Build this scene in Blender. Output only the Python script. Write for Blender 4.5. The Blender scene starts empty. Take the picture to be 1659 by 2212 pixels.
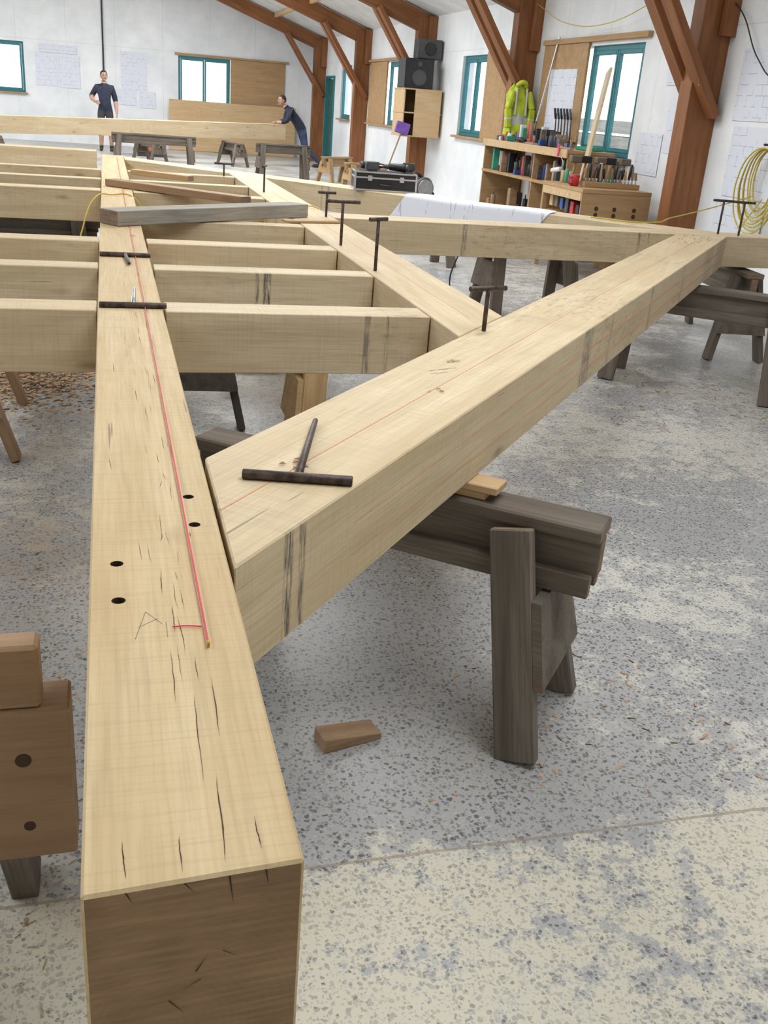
import bpy, bmesh, math, random
from mathutils import Vector, Matrix, Euler
random.seed(7)
SC=bpy.context.scene.collection
V=Vector
# ------------------------------------------------------------------ materials
def newmat(name):
    m=bpy.data.materials.new(name); m.use_nodes=True
    nt=m.node_tree; return m,nt,nt.nodes['Principled BSDF']
def N(nt,t,**k):
    n=nt.nodes.new(t)
    for a,b in k.items(): setattr(n,a,b)
    return n
def math_(nt,op,a,b=None,clamp=False):
    n=N(nt,'ShaderNodeMath',operation=op); n.use_clamp=clamp
    for i,v in enumerate((a,b)):
        if v is None: continue
        if isinstance(v,(int,float)): n.inputs[i].default_value=v
        else: nt.links.new(v,n.inputs[i])
    return n.outputs[0]
def mix(nt,fac,a,b,bt='MIX'):
    n=N(nt,'ShaderNodeMix',data_type='RGBA',blend_type=bt)
    for i,v in ((0,fac),(6,a),(7,b)):
        if isinstance(v,(int,float)): n.inputs[i].default_value=v
        elif isinstance(v,tuple): n.inputs[i].default_value=(*v,1) if len(v)==3 else v
        else: nt.links.new(v,n.inputs[i])
    return n.outputs[2]
def ramp(nt,src,lo,hi,c0=(0,0,0),c1=(1,1,1)):
    n=N(nt,'ShaderNodeValToRGB'); e=n.color_ramp.elements
    e[0].position=lo; e[1].position=hi; e[0].color=(*c0,1); e[1].color=(*c1,1)
    nt.links.new(src,n.inputs[0]); return n.outputs[0]
def coords(nt,scale=(1,1,1),rnd=True,kind='Object'):
    tc=N(nt,'ShaderNodeTexCoord'); out=tc.outputs[kind]
    if rnd:
        oi=N(nt,'ShaderNodeObjectInfo'); r=math_(nt,'MULTIPLY',oi.outputs['Random'],37.0)
        a=N(nt,'ShaderNodeVectorMath',operation='ADD'); nt.links.new(out,a.inputs[0]); nt.links.new(r,a.inputs[1]); out=a.outputs[0]
    mp=N(nt,'ShaderNodeMapping'); mp.inputs['Scale'].default_value=scale; nt.links.new(out,mp.inputs[0])
    return mp.outputs[0]
def noise(nt,vec,scale=5,detail=4,rough=.5,dist=0):
    n=N(nt,'ShaderNodeTexNoise'); n.inputs['Scale'].default_value=scale; n.inputs['Detail'].default_value=detail
    n.inputs['Roughness'].default_value=rough; n.inputs['Distortion'].default_value=dist
    nt.links.new(vec,n.inputs['Vector']); return n.outputs[0]
def bump(nt,b,h,strength=.3,dist=.01):
    n=N(nt,'ShaderNodeBump'); n.inputs['Strength'].default_value=strength; n.inputs['Distance'].default_value=dist
    nt.links.new(h,n.inputs['Height']); nt.links.new(n.outputs[0],b.inputs['Normal'])
def plain(name,col,rough=.6,metal=0,var=.12,sc=12,bmp=.05):
    m,nt,b=newmat(name); v=coords(nt)
    n=noise(nt,v,sc,4)
    d=tuple(c*(1-var*1.6) for c in col); l=tuple(min(1,c*(1+var)) for c in col)
    nt.links.new(ramp(nt,n,.3,.7,d,l),b.inputs['Base Color'])
    b.inputs['Roughness'].default_value=rough; b.inputs['Metallic'].default_value=metal
    if bmp: bump(nt,b,n,bmp,.005)
    return m
def wood(name,c_light,c_dark,stain=.5,rough=.65,stcol=(.07,.07,.075),grain=1.0,checks=True,bands=(),saw=0.0):
    m,nt,b=newmat(name)
    v1=coords(nt,(.9,9,9)); v2=coords(nt,(5,150,150)); v3=coords(nt,(2.2,2.2,2.2))
    big=noise(nt,v1,1.5,5,.55,.7); fine=noise(nt,v2,1.0,3,.6); blot=noise(nt,v3,1.0,3,.5)
    col=ramp(nt,big,.33,.68,c_light,c_dark)
    col=mix(nt,math_(nt,'MULTIPLY',ramp(nt,fine,.42,.75),.42*grain),col,tuple(c*.60 for c in c_dark))
    col=mix(nt,math_(nt,'MULTIPLY',ramp(nt,blot,.42,.75),.40),col,tuple(a*b_ for a,b_ in zip(c_dark,(1,.92,.84))))
    if saw:
        sw=noise(nt,coords(nt,(170,7,7)),1.0,2,.5)
        col=mix(nt,math_(nt,'MULTIPLY',ramp(nt,sw,.5,.7),saw),col,tuple(c*.72 for c in c_dark))
    kn=N(nt,'ShaderNodeTexVoronoi'); kn.inputs['Scale'].default_value=1.0; nt.links.new(coords(nt,(2.0,6,6)),kn.inputs['Vector'])
    km=ramp(nt,kn.outputs['Distance'],.03,.12,(1,1,1),(0,0,0))
    col=mix(nt,math_(nt,'MULTIPLY',km,.5),col,(.20,.11,.06))
    if checks:
        ck=noise(nt,coords(nt,(2.4,80,80)),1.0,2,.5,.2)
        cm=ramp(nt,ck,.745,.765); col=mix(nt,math_(nt,'MULTIPLY',cm,.6),col,(.12,.075,.045))
    if stain>0:
        s=noise(nt,coords(nt,(1.3,1.3,1.3)),1.0,2,.5); st=noise(nt,coords(nt,(14,40,40)),1.0,3,.65)
        col=mix(nt,math_(nt,'MULTIPLY',math_(nt,'MULTIPLY',ramp(nt,s,.52,.62),ramp(nt,st,.50,.70)),stain*.7),col,stcol)
    for (x0,w,strg) in bands:
        tc=N(nt,'ShaderNodeTexCoord'); sx=N(nt,'ShaderNodeSeparateXYZ'); nt.links.new(tc.outputs['Object'],sx.inputs[0])
        dd_=math_(nt,'ABSOLUTE',math_(nt,'SUBTRACT',sx.outputs[0],x0))
        mr=N(nt,'ShaderNodeMapRange'); nt.links.new(dd_,mr.inputs[0]); mr.inputs[1].default_value=w; mr.inputs[2].default_value=w*.55; mr.inputs[3].default_value=0; mr.inputs[4].default_value=1
        ge=N(nt,'ShaderNodeNewGeometry'); sn=N(nt,'ShaderNodeSeparateXYZ'); nt.links.new(ge.outputs['Normal'],sn.inputs[0])
        side=math_(nt,'SUBTRACT',1.0,math_(nt,'MULTIPLY',math_(nt,'ABSOLUTE',sn.outputs[2]),.85))
        st2=noise(nt,coords(nt,(110,14,14)),1.0,3,.7)
        f=math_(nt,'MULTIPLY',math_(nt,'MULTIPLY',mr.outputs[0],ramp(nt,st2,.38,.60)),math_(nt,'MULTIPLY',side,strg))
        col=mix(nt,f,col,stcol)
    nt.links.new(col,b.inputs['Base Color']); b.inputs['Roughness'].default_value=rough
    b.inputs['Specular IOR Level'].default_value=.3
    bump(nt,b,fine,.25,.002)
    return m
def endgrain(name,c1,c2,rings=.2):
    m,nt,b=newmat(name)
    tc=N(nt,'ShaderNodeTexCoord'); mp=N(nt,'ShaderNodeMapping'); mp.inputs['Location'].default_value=(0,-.03,.07); mp.inputs['Scale'].default_value=(0,1,1)
    nt.links.new(tc.outputs['Object'],mp.inputs[0])
    w=N(nt,'ShaderNodeTexWave',wave_type='RINGS',rings_direction='SPHERICAL'); w.inputs['Scale'].default_value=38; w.inputs['Distortion'].default_value=3.5; w.inputs['Detail'].default_value=3
    nt.links.new(mp.outputs[0],w.inputs['Vector'])
    n=noise(nt,coords(nt,(9,9,9)),1,5,.6)
    ms=N(nt,'ShaderNodeMapping'); ms.inputs['Rotation'].default_value=(math.radians(35),0,0); ms.inputs['Scale'].default_value=(1,10,170); nt.links.new(tc.outputs['Object'],ms.inputs[0])
    saw=noise(nt,ms.outputs[0],1,2)
    col=mix(nt,math_(nt,'MULTIPLY',w.outputs[0],rings),c1,c2)
    col=mix(nt,math_(nt,'MULTIPLY',ramp(nt,n,.4,.7),.7),col,tuple(c*.62 for c in c2))
    col=mix(nt,math_(nt,'MULTIPLY',ramp(nt,saw,.42,.68),.45),col,tuple(min(1,c*1.4) for c in c1))
    nt.links.new(col,b.inputs['Base Color']); b.inputs['Roughness'].default_value=.75
    bump(nt,b,saw,.6,.002); return m
OL,OD=(.70,.575,.385),(.565,.435,.265)
OAK=wood('oak_sawn',OL,OD,stain=.35,saw=.25)
OAKM=wood('oak_sawn_main',(.68,.54,.33),(.555,.41,.225),stain=.15,saw=.25)
OAKA=wood('oak_sawn_rafter',(.71,.585,.395),(.575,.45,.275),stain=.45,saw=.25,bands=((-2.90,.018,.9),(-2.855,.014,.8),(-.87,.08,.7),(-.5,.02,.5),(.3,.03,.6),(1.2,.02,.6),(2.2,.25,.35),(2.75,.3,.5)))
OAK2=wood('oak_sawn_pale',(.71,.59,.41),(.565,.45,.285),stain=.5,saw=.25,bands=((.22,.014,.6),(.29,.008,.6),(-1.0,.02,.6)))
OAKJ=wood('oak_joist_marked',(.71,.59,.41),(.565,.45,.285),stain=.4,saw=.2,bands=((0.0,.018,1.0),(-.04,.010,.7)))
OAKEND=endgrain('oak_endgrain',(.34,.215,.115),(.24,.145,.075))
GREYW=wood('weathered_wood',(.24,.20,.165),(.12,.10,.08),stain=.3,rough=.8,grain=1.4)
DARKW=wood('dark_weathered_wood',(.13,.11,.095),(.06,.05,.045),stain=.3,rough=.8,grain=1.4)
GREYW2=wood('weathered_board',(.44,.41,.35),(.28,.26,.225),stain=.2,rough=.8,grain=1.3)
GREYEND=endgrain('weathered_endgrain',(.26,.18,.115),(.13,.09,.065))
PINE=wood('pine_trestle_wood',(.56,.39,.21),(.42,.27,.13),stain=.1)
PLY=wood('plywood',(.50,.33,.175),(.40,.25,.12),stain=.0,checks=False)
PLYL=wood('plywood_pale',(.66,.48,.29),(.56,.38,.20),stain=.0,checks=False)
FRAMEW=wood('stained_frame_timber',(.33,.14,.055),(.21,.08,.03),stain=.0,rough=.5,checks=True)
BROWNW=wood('brown_timber',(.42,.28,.165),(.28,.175,.10),stain=.3)
STEEL=plain('rusty_steel',(.085,.06,.05),.5,.5,.4,60)
STEELB=plain('bright_steel',(.5,.5,.5),.35,.9,.1,40)
TEAL=plain('teal_paint',(.025,.19,.22),.45,0,.1)
DOORG=plain('door_green_paint',(.04,.12,.10),.5)
BLACK=plain('black_plastic',(.018,.018,.02),.45)
DGREY=plain('dark_grey_plastic',(.07,.07,.075),.5)
ALU=plain('aluminium_trim',(.6,.6,.62),.35,.8,.05)
RED=plain('red_plastic',(.50,.03,.03),.4)
BLUE=plain('blue_plastic',(.03,.08,.30),.4)
GREEN=plain('green_plastic',(.05,.32,.2),.45)
YEL=plain('yellow_cable_rubber',(.60,.46,.06),.5)
HIVIS=plain('hivis_fabric',(.55,.66,.04),.7,0,.18,9,.3)
REFL=plain('reflective_tape',(.62,.64,.64),.4,.2,.05)
PURP=plain('purple_plastic',(.19,.09,.42),.5)
PINK=plain('red_string_mat',(.72,.07,.12),.7,0,.1)
CHALK=plain('red_chalk_line_mat',(.68,.26,.16),.9,0,.2,200)
PENCIL=plain('pencil_mark_mat',(.27,.22,.16),.9)
CRACK=plain('crack_shadow_wood',(.07,.04,.022),.95)
SKIN=plain('skin_mat',(.50,.29,.21),.55,0,.08)
NAVY=plain('navy_cloth',(.025,.03,.055),.85,0,.2,14,.3)
JEANS=plain('jeans_cloth',(.05,.075,.14),.85,0,.25,14,.3)
HAIR=plain('dark_hair',(.03,.02,.015),.7,0,.3,60,.3)
SHOE=plain('boot_leather',(.05,.035,.025),.6)
EYE=plain('eye_dark',(.02,.015,.012),.3)
LIP=plain('lip_mat',(.38,.16,.13),.5)
SAWD=plain('sawdust_shavings',(.50,.32,.18),.9,0,.25,40)
STRAW=plain('pale_wood_shavings',(.62,.50,.32),.9,0,.25,40)
def glassmat():
    m,nt,b=newmat('window_glass'); nt.nodes.remove(b); out=nt.nodes['Material Output']
    t=N(nt,'ShaderNodeBsdfTransparent'); g=N(nt,'ShaderNodeBsdfGlossy'); g.inputs['Roughness'].default_value=.03
    mx=N(nt,'ShaderNodeMixShader'); n=noise(nt,coords(nt),3,2); f=ramp(nt,n,.3,.7,(.05,.05,.05),(.09,.09,.09))
    nt.links.new(f,mx.inputs[0]); nt.links.new(t.outputs[0],mx.inputs[1]); nt.links.new(g.outputs[0],mx.inputs[2]); nt.links.new(mx.outputs[0],out.inputs[0]); return m
GLASS=glassmat()
def wallmat():
    m,nt,b=newmat('white_painted_wall'); v=coords(nt,(1,1,1),False)
    n=noise(nt,v,1.3,6,.6); n2=noise(nt,v,14,5,.7)
    c=ramp(nt,n,.35,.7,(.74,.765,.79),(.90,.91,.92))
    c=mix(nt,ramp(nt,n2,.64,.74),c,(.60,.56,.50))
    br=N(nt,'ShaderNodeTexBrick'); br.offset=0; br.inputs['Scale'].default_value=1; br.inputs['Brick Width'].default_value=1.2; br.inputs['Row Height'].default_value=2.4
    br.inputs['Mortar Size'].default_value=.006
    sx=N(nt,'ShaderNodeSeparateXYZ'); nt.links.new(v,sx.inputs[0]); cb=N(nt,'ShaderNodeCombineXYZ')
    nt.links.new(math_(nt,'ADD',sx.outputs[0],sx.outputs[1]),cb.inputs[0]); nt.links.new(sx.outputs[2],cb.inputs[1]); nt.links.new(cb.outputs[0],br.inputs['Vector'])
    c=mix(nt,math_(nt,'MULTIPLY',br.outputs['Fac'],.35),c,(.5,.48,.45))
    nt.links.new(c,b.inputs['Base Color']); b.inputs['Roughness'].default_value=.8
    bump(nt,b,n2,.35,.01); return m
WALL=wallmat()
CEIL=plain('white_ceiling_panel',(.80,.80,.79),.8,0,.08,3)
def papermat():
    m,nt,b=newmat('drawing_paper'); v=coords(nt,(1,1,1))
    sx=N(nt,'ShaderNodeSeparateXYZ'); nt.links.new(v,sx.inputs[0])
    cb=N(nt,'ShaderNodeCombineXYZ'); nt.links.new(sx.outputs[0],cb.inputs[0]); nt.links.new(sx.outputs[1],cb.inputs[1])
    br=N(nt,'ShaderNodeTexBrick'); br.offset=.37; br.inputs['Scale'].default_value=1; br.inputs['Brick Width'].default_value=.13; br.inputs['Row Height'].default_value=.09; br.inputs['Mortar Size'].default_value=.003
    nt.links.new(cb.outputs[0],br.inputs['Vector'])
    n=noise(nt,v,9,2); msk=ramp(nt,n,.48,.54)
    c=mix(nt,math_(nt,'MULTIPLY',math_(nt,'MULTIPLY',br.outputs['Fac'],msk),.6),(.72,.745,.83),(.25,.26,.38))
    nt.links.new(c,b.inputs['Base Color']); b.inputs['Roughness'].default_value=.7; return m
PAPER=papermat()
def floormat():
    m,nt,b=newmat('speckled_concrete_floor'); v=coords(nt,(1,1,1),False)
    sx=N(nt,'ShaderNodeSeparateXYZ'); nt.links.new(v,sx.inputs[0]); X,Y=sx.outputs[0],sx.outputs[1]
    wn=N(nt,'ShaderNodeTexNoise'); wn.inputs['Scale'].default_value=45; nt.links.new(v,wn.inputs['Vector'])
    dv=N(nt,'ShaderNodeVectorMath',operation='MULTIPLY_ADD'); nt.links.new(wn.outputs['Color'],dv.inputs[0]); dv.inputs[1].default_value=(.02,.02,.02); nt.links.new(v,dv.inputs[2])
    def spk(scale,dthr,keep,seed):
        vo=N(nt,'ShaderNodeTexVoronoi'); vo.inputs['Scale'].default_value=scale
        mp=N(nt,'ShaderNodeMapping'); mp.inputs['Location'].default_value=(seed,seed*1.3,0); nt.links.new(dv.outputs[0],mp.inputs[0]); nt.links.new(mp.outputs[0],vo.inputs['Vector'])
        s=N(nt,'ShaderNodeSeparateXYZ'); nt.links.new(vo.outputs['Color'],s.inputs[0])
        return math_(nt,'MULTIPLY',ramp(nt,vo.outputs['Distance'],dthr-.05,dthr+.03,(1,1,1),(0,0,0)),math_(nt,'GREATER_THAN',s.outputs[0],1-keep)), s.outputs[1]
    s1,r1=spk(78,.42,.68,0); s2,r2=spk(150,.44,.62,5.3)
    n1=noise(nt,v,1.1,6,.65,.3); n2=noise(nt,v,9,8,.80,.2); n3=noise(nt,v,.55,3); n4=noise(nt,v,38,5,.7)
    def mrange(src,a,b_,c=0,d=1):
        mr=N(nt,'ShaderNodeMapRange'); mr.interpolation_type='SMOOTHSTEP'; nt.links.new(src,mr.inputs[0]); mr.inputs[1].default_value=a; mr.inputs[2].default_value=b_; mr.inputs[3].default_value=c; mr.inputs[4].default_value=d; return mr.outputs[0]
    base=ramp(nt,n1,.3,.7,(.35,.352,.36),(.45,.45,.452))
    base=mix(nt,math_(nt,'MULTIPLY',s1,.9),base,mix(nt,r1,(.06,.065,.07),(.27,.27,.275)))
    base=mix(nt,math_(nt,'MULTIPLY',s2,.75),base,mix(nt,r2,(.08,.085,.09),(.52,.50,.46)))
    nearm=mrange(Y,1.46,1.72,1,0); farm=mrange(Y,2.2,4.2); xr=mrange(X,1.0,1.9)
    bias=math_(nt,'ADD',math_(nt,'MULTIPLY',nearm,.13),math_(nt,'MULTIPLY',math_(nt,'MAXIMUM',farm,xr),.070))
    comb=math_(nt,'ADD',math_(nt,'ADD',math_(nt,'ADD',math_(nt,'MULTIPLY',n1,.34),math_(nt,'MULTIPLY',n2,.50)),math_(nt,'MULTIPLY',n4,.16)),bias)
    pm=ramp(nt,comb,.560,.595)
    hole=math_(nt,'MULTIPLY',math_(nt,'ADD',math_(nt,'MULTIPLY',s2,.55),math_(nt,'MULTIPLY',s1,.5)),.9)
    pm=math_(nt,'MULTIPLY',pm,math_(nt,'SUBTRACT',1,math_(nt,'MULTIPLY',hole,mrange(comb,.60,.78,1,.45))))
    pcol=mix(nt,nearm,(.62,.60,.54),(.66,.615,.49))
    col=mix(nt,math_(nt,'MULTIPLY',pm,.88),base,pcol)
    sd=math_(nt,'MULTIPLY',ramp(nt,n3,.45,.65),ramp(nt,n2,.42,.62))
    lx=N(nt,'ShaderNodeMapRange'); nt.links.new(X,lx.inputs[0]); lx.inputs[1].default_value=.35; lx.inputs[2].default_value=-.2; lx.inputs[3].default_value=.25; lx.inputs[4].default_value=.85; lx=lx.outputs[0]
    col=mix(nt,math_(nt,'MULTIPLY',sd,lx),col,(.50,.38,.26))
    d=math_(nt,'ABSOLUTE',math_(nt,'SUBTRACT',Y,math_(nt,'ADD',1.545,math_(nt,'MULTIPLY',n2,.015))))
    col=mix(nt,math_(nt,'MULTIPLY',math_(nt,'LESS_THAN',d,.0045),.6),col,(.26,.20,.14))
    nt.links.new(col,b.inputs['Base Color'])
    nt.links.new(ramp(nt,pm,0,1,(.36,.36,.36),(.6,.6,.6)),b.inputs['Roughness'])
    bump(nt,b,n2,.15,.004); return m
FLOOR=floormat()
# ------------------------------------------------------------------ geometry helpers
def empty(name,loc=(0,0,0),rot=0):
    e=bpy.data.objects.new(name,None); e.location=loc; e.rotation_euler=(0,0,rot); SC.objects.link(e); e.empty_display_size=.1; return e
def addobj(name,me,mats,mw=None,parent=None,smooth=False):
    o=bpy.data.objects.new(name,me); SC.objects.link(o)
    for m in (mats if isinstance(mats,(list,tuple)) else [mats]): me.materials.append(m)
    if smooth:
        for p in me.polygons: p.use_smooth=True
    if parent: o.parent=parent
    if mw is not None: o.matrix_local=mw
    return o
def frame(a,b,up=V((0,0,1))):
    a=V(a);b=V(b); x=(b-a).normalized(); up=V(up)
    if abs(x.dot(up))>.99: up=V((0,1,0))
    y=up.cross(x).normalized(); z=x.cross(y)
    M=Matrix((x,y,z)).transposed().to_4x4(); M.translation=(a+b)/2; return M,(b-a).length
def beam(name,a,b,w,h,mat,parent=None,endmat=None,bev=.003,up=(0,0,1)):
    M,L=frame(a,b,up); bm=bmesh.new(); bmesh.ops.create_cube(bm,size=1)
    for v in bm.verts: v.co=V((v.co.x*L,v.co.y*w,v.co.z*h))
    if bev: bmesh.ops.bevel(bm,geom=bm.edges[:],offset=min(bev,w*.2,h*.2),segments=1,affect='EDGES')
    bm.normal_update()
    for f in bm.faces: f.material_index=1 if (endmat and abs(f.normal.x)>.9) else 0
    me=bpy.data.meshes.new(name); bm.to_mesh(me); bm.free()
    return addobj(name,me,[mat]+([endmat] if endmat else []),M,parent)
def box(name,c,s,mat,parent=None,bev=.004,rz=0):
    bm=bmesh.new(); bmesh.ops.create_cube(bm,size=1)
    for v in bm.verts: v.co=V((v.co.x*s[0],v.co.y*s[1],v.co.z*s[2]))
    if bev: bmesh.ops.bevel(bm,geom=bm.edges[:],offset=min(bev,min(s)*.3),segments=2,affect='EDGES')
    me=bpy.data.meshes.new(name); bm.to_mesh(me); bm.free()
    return addobj(name,me,mat,Matrix.Translation(c)@Matrix.Rotation(rz,4,'Z'),parent)
def prism(name,pts,z0,z1,mat,ang=0,parent=None,endmat=None,bev=.003):
    c=V((sum(p[0] for p in pts)/len(pts),sum(p[1] for p in pts)/len(pts),(z0+z1)/2))
    R=Matrix.Rotation(-ang,4,'Z'); bm=bmesh.new(); h=(z1-z0)/2
    lo=[bm.verts.new(R@V((p[0]-c.x,p[1]-c.y,-h))) for p in pts]; hi=[bm.verts.new(R@V((p[0]-c.x,p[1]-c.y,h))) for p in pts]
    bm.faces.new(lo[::-1]); bm.faces.new(hi); n=len(pts)
    for i in range(n): bm.faces.new((lo[i],lo[(i+1)%n],hi[(i+1)%n],hi[i]))
    bmesh.ops.recalc_face_normals(bm,faces=bm.faces[:])
    if bev: bmesh.ops.bevel(bm,geom=bm.edges[:],offset=bev,segments=1,affect='EDGES')
    bm.normal_update()
    for f in bm.faces: f.material_index=1 if (endmat and abs(f.normal.x)>.9) else 0
    me=bpy.data.meshes.new(name); bm.to_mesh(me); bm.free()
    return addobj(name,me,[mat]+([endmat] if endmat else []),Matrix.Translation(c)@Matrix.Rotation(ang,4,'Z'),parent)
def cyl(name,a,b,r,mat,parent=None,r2=None,seg=16,smooth=True):
    M,L=frame(a,b); bm=bmesh.new()
    bmesh.ops.create_cone(bm,cap_ends=True,segments=seg,radius1=r,radius2=r if r2 is None else r2,depth=L)
    bmesh.ops.rotate(bm,verts=bm.verts,matrix=Matrix.Rotation(math.radians(90),3,'Y'))
    bmesh.ops.bevel(bm,geom=[e for e in bm.edges if len(e.link_faces)==2 and e.calc_face_angle(0)>1.2],offset=min(r,r2 or r)*.15,segments=1,affect='EDGES')
    me=bpy.data.meshes.new(name); bm.to_mesh(me); bm.free(); o=addobj(name,me,mat,M,parent)
    if smooth:
        for p in me.polygons: p.use_smooth=len(p.vertices)<=4
    return o
def tube(name,pts,r,mat,parent=None,cyclic=False):
    cu=bpy.data.curves.new(name,'CURVE'); cu.dimensions='3D'; cu.bevel_depth=r; cu.bevel_resolution=2; cu.use_fill_caps=True
    s=cu.splines.new('BEZIER'); s.bezier_points.add(len(pts)-1); s.use_cyclic_u=cyclic
    for p,q in zip(s.bezier_points,pts): p.co=q; p.handle_left_type=p.handle_right_type='AUTO'
    cu.materials.append(mat); o=bpy.data.objects.new(name,cu); SC.objects.link(o)
    if parent: o.parent=parent
    return o
def cells(name,axis,pos,thick,r0,r1,z0,z1,openings,mat):
    us=sorted(set([r0,r1]+[o[0] for o in openings]+[o[1] for o in openings])); zs=sorted(set([z0,z1]+[o[2] for o in openings]+[o[3] for o in openings]))
    bm=bmesh.new()
    for i in range(len(us)-1):
        for j in range(len(zs)-1):
            cu=(us[i]+us[i+1])/2; cz=(zs[j]+zs[j+1])/2
            if any(o[0]<cu<o[1] and o[2]<cz<o[3] for o in openings): continue
            r=bmesh.ops.create_cube(bm,size=1)['verts']
            for v in r:
                u=cu+v.co.x*(us[i+1]-us[i]); z=cz+v.co.z*(zs[j+1]-zs[j]); t=pos+(v.co.y+.5)*thick
                v.co=V((t,u,z)) if axis=='x' else V((u,t,z))
    bmesh.ops.recalc_face_normals(bm,faces=bm.faces[:])
    me=bpy.data.meshes.new(name); bm.to_mesh(me); bm.free(); return addobj(name,me,mat)
# ------------------------------------------------------------------ room shell
WX=5.57; BY=28.5
def flat(name,x0,x1,y0,y1,z0,z1,mat): return box(name,((x0+x1)/2,(y0+y1)/2,(z0+z1)/2),(x1-x0,y1-y0,z1-z0),mat,None,0)
fl=flat('floor',-9,WX+.2,-4,BY+.2,-.1,0,FLOOR)
fl.data.transform(Matrix.Translation(fl.location)); fl.location=(0,0,0)
WIN=[('w0',24.2,25.3),('w1',19.6,22.3),('w2',14.0,16.3),('w3',10.38,13.0)]
ZS,ZT=1.14,2.32
cells('wall_right','x',WX,.2,-4,BY,0,3.2,[(a,b,ZS,ZT) for _,a,b in WIN]+[(26.0,27.0,0,2.1)],WALL)
cells('wall_back','y',BY,.2,-9,WX,0,5.9,[(-3.0,-1.93,ZS,ZT),(1.89,4.70,ZS,ZT)],WALL)
cells('wall_left','x',-9.2,.2,-4,BY,0,3.2,[],WALL)
cells('wall_front','y',-4.2,.2,-9,WX,0,5.9,[],WALL)
SL=.345; RX=-1.7
def roofz(x): return 2.98+SL*(WX-x) if x>RX else 2.98+SL*(WX-RX)-SL*(RX-x)
bm=bmesh.new()
for (xa,xb) in ((RX,WX+.3),(-9.3,RX)):
    vs=[bm.verts.new((x,y,roofz(x)+dz)) for dz in (0,.1) for x,y in ((xa,-4.2),(xb,-4.2),(xb,BY+.3),(xa,BY+.3))]
    for q in ((3,2,1,0),(4,5,6,7),(0,1,5,4),(1,2,6,5),(2,3,7,6),(3,0,4,7)): bm.faces.new([vs[i] for i in q])
me=bpy.data.meshes.new('ceiling'); bm.to_mesh(me); bm.free(); addobj('ceiling',me,CEIL)
pur=empty('roof_purlins')
for k in range(1,6):
    x=WX-k*1.35; z=roofz(x)-.05; beam('purlin_%d'%k,(x,-4,z),(x,BY,z),.06,.1,PLYL,pur,bev=0)
def truss(y):
    e=empty('timber_roof_frame')
    beam('post',(5.41,y+.1,0),(5.41,y+.1,2.95),.2,.31,FRAMEW,e,up=(1,0,0))
    zb=lambda x: roofz(x)-.16
    beam('rafter',(5.56,y+.1,zb(5.56)-.03),(RX,y+.1,zb(RX)-.03),.16,.30,FRAMEW,e)
    beam('rafter_far',(RX,y+.1,zb(RX)-.03),(-9,y+.1,zb(-9)-.03),.16,.30,FRAMEW,e)
    for s,yy in (('a',y-.045),('b',y+.245)):
        beam('brace_'+s,(5.5,yy,1.62),(4.52,yy,3.04),.075,.17,FRAMEW,e,up=(0,1,0))
        beam('cleat_'+s,(5.50,yy+(-.001 if s=='a' else .001),2.3),(5.50,yy,2.97),.07,.14,FRAMEW,e,up=(1,0,0))
    for (bx,bz) in ((5.42,1.76),(5.30,1.90),(4.68,2.82),(4.80,2.64)):
        box('bolt_plate',(bx,y-.087,bz),(.055,.006,.055),ALU,e,.001); cyl('bolt',(bx,y-.085,bz),(bx,y-.115,bz),.013,STEEL,e,seg=6)
for y in (-.2,4.3,8.8,13.3,17.9,22.5,27.2): truss(y)
# ------------------------------------------------------------------ windows
wn=[0]
def window(axis,u0,u1,z0,z1,split=None,glass=None,parts=2,trimmat=PLY):
    wn[0]+=1; e=empty('window_%d'%wn[0]); g0,g1=glass or (u0,u1)
    def P(u,d,z): return (WX+d,u,z) if axis=='x' else (u,BY+d,z)
    def S(a,b,c): return (b,a,c) if axis=='x' else (a,b,c)
    def bar(n,ua,ub,za,zb,d=.07,t=.06,m=TEAL): box(n,P((ua+ub)/2,d,(za+zb)/2),S(ub-ua,t,zb-za),m,e,.004)
    F=.055
    bar('frame_l',g0,g0+F,z0,z1); bar('frame_r',g1-F,g1,z0,z1); bar('frame_t',g0+F,g1-F,z1-F,z1); bar('frame_b',g0+F,g1-F,z0,z0+F)
    w=(g1-g0-2*F)/parts
    for i in range(parts):
        a=g0+F+i*w; b_=a+w; c=.045
        bar('sash_l_%d'%i,a+.004,a+c,z0+F,z1-F,.055,.05); bar('sash_r_%d'%i,b_-c,b_-.004,z0+F,z1-F,.055,.05)
        bar('sash_t_%d'%i,a+c,b_-c,z1-F-c,z1-F,.055,.05); bar('sash_b_%d'%i,a+c,b_-c,z0+F,z0+F+c,.055,.05)
        bar('pane_%d'%i,a+c,b_-c,z0+F+c,z1-F-c,.06,.006,GLASS)
    bar('reveal_sill',u0-.05,u1+.05,z0-.035,z0,-.01,.16,PLY)
    return e
window('x',24.2,25.3,ZS,ZT,parts=1)
window('x',19.6,22.3,ZS,ZT,glass=(19.6,20.9))
window('x',14.0,16.3,ZS,ZT,glass=(15.1,16.3))
window('x',10.38,13.0,ZS,ZT,glass=(10.38,11.7))
window('y',-3.0,-1.93,ZS,ZT,parts=1)
window('y',1.89,4.7,ZS,ZT,glass=(1.89,3.25))
def board(name,c,s,m=PLY,rz=0,bev=.003): return box(name,c,s,m,None,bev,rz)
board('plywood_window_board',(3.98,BY-.02,1.73),(1.46,.03,1.2))
board('plywood_window_board',(WX-.02,21.6,1.73),(.03,1.4,1.2))
board('plywood_window_board',(WX-.02,14.55,1.73),(.03,1.12,1.24))
board('plywood_window_board',(WX-.02,12.34,1.73),(.03,1.30,1.26),PLY)
beam('trim_1',(WX-.03,10.25,2.39),(WX-.03,13.0,2.39),.06,.06,PLY)
beam('trim_2',(WX-.03,19.5,2.36),(WX-.03,22.4,2.36),.06,.05,PLY)
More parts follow.
